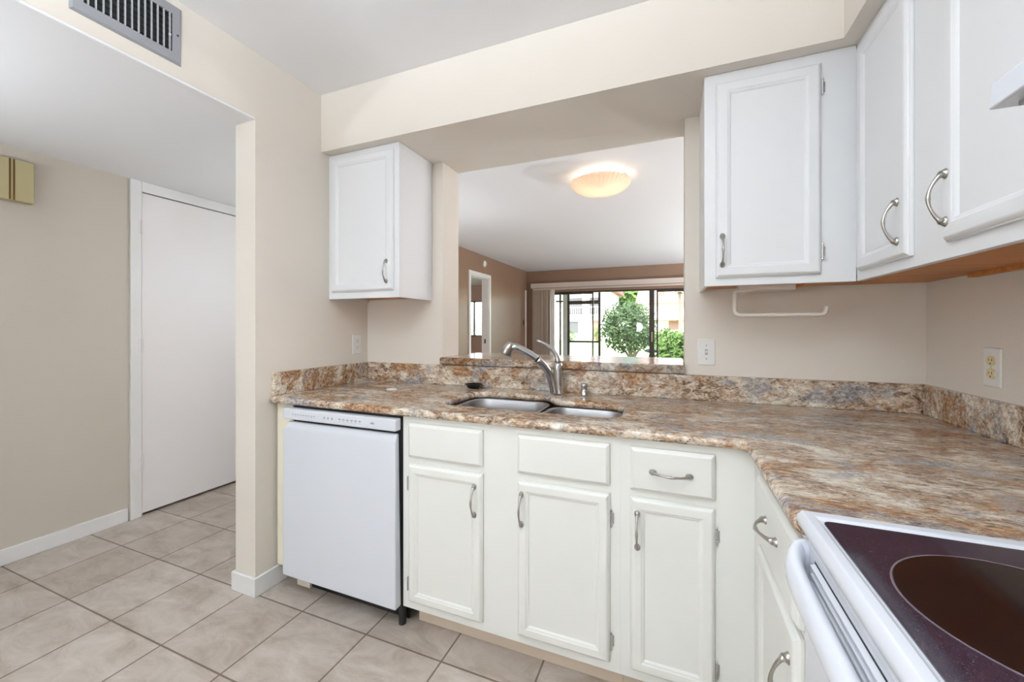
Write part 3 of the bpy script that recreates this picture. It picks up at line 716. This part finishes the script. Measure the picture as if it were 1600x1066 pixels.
sm = MB().lathe([(.058,0),(.058,.018),(.048,.03),(.02,.033)], (-1.32,4.386,2.369), 24, 'x').build('smoke_detector', 'plastic', None, smooth=True)
tag(sm, 'round white smoke alarm on the living room wall above the bedroom doorway', 'smoke alarm')
ls = box('door_latch', 'bronze', None, -1.3199, -1.305, 6.375, 6.405, 1.30, 1.41, .002); tag(ls, 'small dark latch plate on the living room wall near the far corner', 'latch')
vb = thing('vertical_blind', (0,6.56,0), 'vertical blind with pale valance, vanes stacked left of the sliding door', 'blind')
MB().box(-1.18, 3.5, 6.50, 6.515, 2.118, 2.222).box(-1.18, -1.165, 6.515, 6.6195, 2.118, 2.222).build('valance', 'valance', vb, .002)
MB().box(-1.15, 3.45, 6.55, 6.59, 2.075, 2.115).build('head_rail', 'valance', vb)
for i in range(12):
    xx = -1.135+i*.036; a = R(64+random.choice((-16,0,14))+random.uniform(-4,4))
    c, s = math.cos(a)*.044, math.sin(a)*.044
    m = MB(); m.prism([(xx-c,6.565-s),(xx+c,6.565+s),(xx+c+.0015,6.565+s-.0008),(xx-c+.0015,6.565-s-.0008)], 'z', .04, 2.074); m.build('vane', 'blind', vb)
MB().box(-.722,-.64,6.56,6.563,.04,2.074).build('vane', 'white', vb)

# ================================================================== lamps outside the view: kitchen ceiling light, and unseen lamps added for fill
def ceiling_fixture(label, cx, cy, zc, lx, ly, strength, col=(1,.955,.90)):
    t = thing('ceiling_light', (cx,cy,zc-.1), label, 'ceiling light')
    MB().box(cx-lx/2-.015, cx+lx/2+.015, cy-ly/2-.015, cy+ly/2+.015, zc-.02, zc-.0005).build('frame', 'white', t)
    MB().loops([rrect(cx-lx/2,cx+lx/2,cy-ly/2,cy+ly/2,.05,zc-.021), rrect(cx-lx/2,cx+lx/2,cy-ly/2,cy+ly/2,.05,zc-.07), rrect(cx-lx/2+.03,cx+lx/2-.03,cy-ly/2+.03,cy+ly/2-.03,.04,zc-.10)]).build('diffuser', emit('diffuser_glow', col, strength), t, smooth=False)
def pendant(label, x, y, z, r, zc, strength, col=(1,.965,.92)):  # unseen glowing globe, added for fill light
    t = thing('fill_globe', (x,y,z-r), label, 'pendant lamp')
    MB().lathe([(.05,zc-.0005),(.05,zc-.02),(.02,zc-.03)], (x,y,0), 24).build('canopy', 'white', t, smooth=True)
    MB().tube([(x,y,zc-.02),(x,y,z+r*.9)], .006, 8).build('cord', 'white', t)
    MB().ball((x,y,z), r, r, r, 24).build('globe', emit('fill_globe_glow', col, strength), t, smooth=True)
ceiling_fixture('white box light on the kitchen ceiling behind the camera', 1.45, -1.85, ZK, .5, 1.0, KITCHEN_LAMP, NEUTRAL)
def fill_uplight(label, x, y, z, r, zc, watts):  # unseen bowl with an upward area light, added to brighten ceilings
    t = thing('fill_bowl', (x,y,z), label, 'pendant lamp')
    MB().lathe([(.05,zc-.0005),(.05,zc-.02),(.02,zc-.03)], (x,y,0), 24).build('canopy', 'white', t, smooth=True)
    MB().tube([(x,y,zc-.02),(x,y,z+.01)], .006, 8).build('rod', 'white', t)
    MB().lathe([(r,z+.10),(r*.9,z+.04),(r*.6,z+.01),(.02,z),(.02,z+.004),(r*.6,z+.016),(r*.88,z+.045),(r*.97,z+.10),(r,z+.10)], (x,y,0), 32, cap0=False, cap1=False).build('bowl', 'white', t, smooth=True)
    d = bpy.data.lights.new('fill_uplight', 'AREA'); d.shape = 'DISK'; d.size = r*1.5; d.energy = watts; d.color = NEUTRAL
    o = bpy.data.objects.new('fill_uplight', d); COL.objects.link(o); o.parent = t; o.location = (0,0,.085); o.rotation_euler = (math.pi,0,0)
pendant('added fill light as a white globe hanging low behind the camera', 0.35, -3.2, 1.25, .2, ZK, KITCHEN_FILL_GLOBE, NEUTRAL)  # added low fill for the walls under the cabinets
fill_uplight('added fill light as a white upward bowl in the kitchen behind the camera', 1.3, -2.75, 1.95, .2, ZK, KITCHEN_FILL_UP)  # added to lift the kitchen ceiling by bounced light
pendant('added fill light as a white globe at the hidden end of the hall', -.5, .25, 1.6, .14, 2.2025, HALL_FILL_GLOBE, NEUTRAL)  # added out of sight to light the hall door but not the jamb
fill_uplight('added fill light as a white upward bowl in the bedroom', -4.6, 4.2, 1.7, .2, ZK, BEDROOM_FILL_UP)  # added to brighten the bedroom seen through the doorway
fill_uplight('added fill light as a white upward bowl in the hall', -.75, -2.3, 1.65, .16, 2.2025, HALL_FILL_UP)  # added to brighten the hall ceiling
for lx, ly, watts, wh in ((5.3,4.3,430,'by its right wall'),(5.0,1.3,125,'in its near right corner'),(-.75,1.45,13,'in its hidden near left corner')):  # unseen torchieres added to brighten the living room ceiling
    t = thing('fill_torchiere', (lx,ly,0), 'added fill light as a white torchiere in the living room '+wh, 'fill light')
    MB().lathe([(.14,.0005),(.14,.02),(.02,.03)], (lx,ly,0), 32).build('base', 'white', t, smooth=True)
    MB().tube([(lx,ly,.02),(lx,ly,.92)], .012, 10).build('pole', 'white', t)
    MB().lathe([(.3,1.02),(.26,.96),(.15,.92),(.02,.91),(.02,.916),(.15,.927),(.255,.967),(.295,1.02),(.3,1.02)], (lx,ly,0), 32, cap0=False, cap1=False).build('bowl', 'white', t, smooth=True)
    d = bpy.data.lights.new('fill_uplight', 'AREA'); d.shape = 'DISK'; d.size = .5; d.energy = watts; d.color = NEUTRAL
    o = bpy.data.objects.new('fill_uplight', d); COL.objects.link(o); o.parent = t; o.location = (0,0,1.005); o.rotation_euler = (math.pi,0,0)

# ================================================================== outdoors
struct(box('lawn', 'lawn', None, -80, 80, 6.75, 140, -.30, -.10))
struct(box('floor_lanai', 'conc', None, -1.32, 4.4, 6.75, 9.1, -.09, -.005))
struct(box('ceiling_lanai', 'stucco', None, -1.32, 4.6, 6.7505, 9.25, 2.42, 2.52))
struct(box('trim_lanai', 'stucco', None, -1.09, -.97, 8.97, 9.09, 0, 2.42))
ss = struct(MB().box(-.965,-.905,9.0,9.04,0,2.42).box(-.105,-.045,9.0,9.04,0,2.42).box(-.905,-.105,9.0,9.04,1.885,1.985).box(-.905,-.105,9.0,9.04,.82,.87).box(-.905,-.105,9.0,9.04,.0,.06)
    .box(-1.31,-1.10,9.0,9.04,1.95,2.0).box(-1.20,-1.15,9.0,9.04,0,2.42).box(3.0,3.06,9.0,9.04,0,2.42).box(-.045,3.0,9.0,9.04,0,.04).build('door_3', 'bronze'))
def foliage(name, c, rx, ry, rz, n, size, material, parent, clusters=60, hollow=.55):
    bm = bmesh.new(); cl = []
    for i in range(clusters):
        while True:
            p = Vector((random.uniform(-1,1), random.uniform(-1,1), random.uniform(-1,1)))
            if hollow < p.length < .92: break
        cl.append(p)
    for i in range(n):
        q = random.choice(cl)+Vector((random.gauss(0,.13), random.gauss(0,.13), random.gauss(0,.13)))
        if q.length > 1.02: q = q.normalized()*random.uniform(.9,1.02)
        p = Vector((c[0]+q.x*rx, c[1]+q.y*ry, c[2]+q.z*rz))
        a = Vector((random.gauss(0,1), random.gauss(0,1), random.gauss(0,1))).normalized(); b2 = a.orthogonal().normalized()
        s = size*random.uniform(.6,1.3)
        v = [bm.verts.new(p+d) for d in (a*s, b2*s*.45, -a*s, -b2*s*.45)]
        bm.faces.new(v)
    m = MB(); m.bm.free(); m.bm = bm
    return m.build(name, material, parent)
tr = thing('garden_tree', (.35,14,-.1), 'round clipped tree with several slim stems on the lawn', 'tree')
foliage('foliage', (.15,14,1.25), 1.12, 1.1, 1.02, 4600, .07, 'leaf', tr, 190, .3)
m = MB()
for dx, dz in ((.0,.9),(-.55,.8),(.35,1.0),(-.25,1.1),(.55,.7)):
    m.tube(bez([(.32,14,-.1),(.30+dx*.3,14,.25),(.3+dx*.9,14+dx*.3,dz)], 6), [.06,.05,.045,.04,.035,.03,.02], 8)
m.build('stems', 'bark', tr)
def shrub(label, c, rx, ry, rz, n, material='leaf2'):
    t = thing('garden_shrub', (c[0],c[1],-.1), label, 'shrub')
    foliage('foliage', c, rx, ry, rz, n, .07, material, t, 70, .2)
    MB().tube([(c[0],c[1],-.1),(c[0]+.03,c[1],.2),(c[0],c[1]+.02,c[2])], [.05,.04,.02], 8).build('stem', 'bark', t)
shrub('bright green leafy shrub right of the thick door post', (2.05,11.6,.42), .75, .6, .68, 3200)
shrub('low green shrub behind the right side of the round tree', (1.55,16.2,.5), .7, .5, .75, 1600)
shrub('small yellow-green shrub by the wall of the left house', (-7.6,36.5,.4), .8, .6, .6, 700)
shrub('small shrub by the pink door of the left house', (-4.9,37,.6), .6, .6, .9, 700)
gt = thing('garden_grill', (1.25,12.4,-.1), 'dark flat-topped grill on thin legs beside the tree trunk', 'grill')
MB().lathe([(.05,.36),(.22,.40),(.26,.45),(.26,.47),(.0801,.52),(.01,.53)], (1.12,12.4,0), 20).build('pan', 'black', gt, smooth=True)
for a in (30, 150, 270): MB().tube([(1.12+.08*math.cos(R(a)),12.4+.08*math.sin(R(a)),.38),(1.12+.2*math.cos(R(a)),12.4+.2*math.sin(R(a)),-.1)], .012, 6).build('leg', 'black', gt)
# houses across the lawn
h1 = thing('house', (-7,42,-.1), 'white two-storey house with balconies across the lawn on the left', 'house')
MB().box(-14,-4.6,42,50,-.1,5.3).build('walls', 'stucco', h1)
MB().prism([(41.2,5.2),(51,5.2),(46.5,7.0)], 'x', -14.6, -4.0).build('roof', 'roof', h1)
for x0, x1, zb in ((-9.6,-7.4,2.6),(-6.7,-5.5,2.6)):
    MB().box(x0,x1,41.9,42.02,zb+.1,zb+1.9).build('balcony_shade_panel', 'shade', h1)  # flat dark panel on the wall; the recess's shade is put into its colour
    m = MB(); m.box(x0-.1,x1+.1,41.3,41.4,zb+.8,zb+.9); m.box(x0-.1,x1+.1,41.3,41.98,zb-.12,zb)
    for i in range(int((x1-x0)/.24)): m.box(x0+i*.24,x0+i*.24+.035,41.32,41.38,zb,zb+.8)
    m.build('balcony_railing', 'stucco', h1)
MB().box(-9.4,-8.0,41.9,42.02,.6,1.9).build('window', 'shade', h1)
MB().box(-6.3,-5.7,41.95,42.02,-.1,2.0).build('door', 'brown', h1)
for x in (-7.1,-5.2): MB().box(x-.25,x+.25,41.1,41.6,-.1,5.2).build('column', 'stucco', h1)
h2 = thing('house', (3,42,-.1), 'pink house with tiled eaves across the lawn on the right', 'house')
MB().box(-1.5,12,44,52,-.1,3.9).build('walls', 'pinkst', h2)
MB().prism([(43.2,3.8),(53,3.8),(48,6.0)], 'x', -2.0, 12.5).build('roof', 'roof', h2)
MB().prism([(42.6,2.0),(43.99,2.35),(43.99,1.95)], 'x', .2, 3.2).build('awning', 'roof', h2)
MB().box(1.35,2.6,43.9,44.02,1.0,1.9).build('window', 'brown', h2)
pm = thing('palm_tree', (3.2,34,-.1), 'tall palm tree standing in front of the pink house', 'palm')
MB().tube([(2.3,34,-.1),(2.35,34,2),(2.3,34,4.2)], [.16,.13,.11], 8).build('trunk', 'bark', pm)
m = MB()
for i in range(16):
    a = 2*math.pi*i/16; L_ = 1.7
    for k in range(10):
        t = k/10; px = Vector((2.3+math.cos(a)*L_*t, 34+math.sin(a)*L_*t, 4.2+.7*math.sin(t*2.4)-.9*t*t))
        for s in (-1, 1):
            q = px+Vector((-math.sin(a)*s*.35+math.cos(a)*.15, math.cos(a)*s*.35+math.sin(a)*.15, -.22))
            vs = [m.bm.verts.new(px), m.bm.verts.new(px+Vector((math.cos(a)*.09, math.sin(a)*.09, 0))), m.bm.verts.new(q)]; m.bm.faces.new(vs)
m.build('fronds', 'leaf2', pm)
bt = thing('background_tree', (-3,62,-.1), 'pale distant tree showing above the round tree', 'tree')
foliage('foliage', (-2.6,62,5.6), 6.5, 3, 3.6, 2600, .5, 'leaf2', bt, 60, .3)
MB().tube([(-2.6,62,-.1),(-2.5,62,3),(-2.6,62,5)], [.4,.3,.2], 8).build('trunk', 'bark', bt)
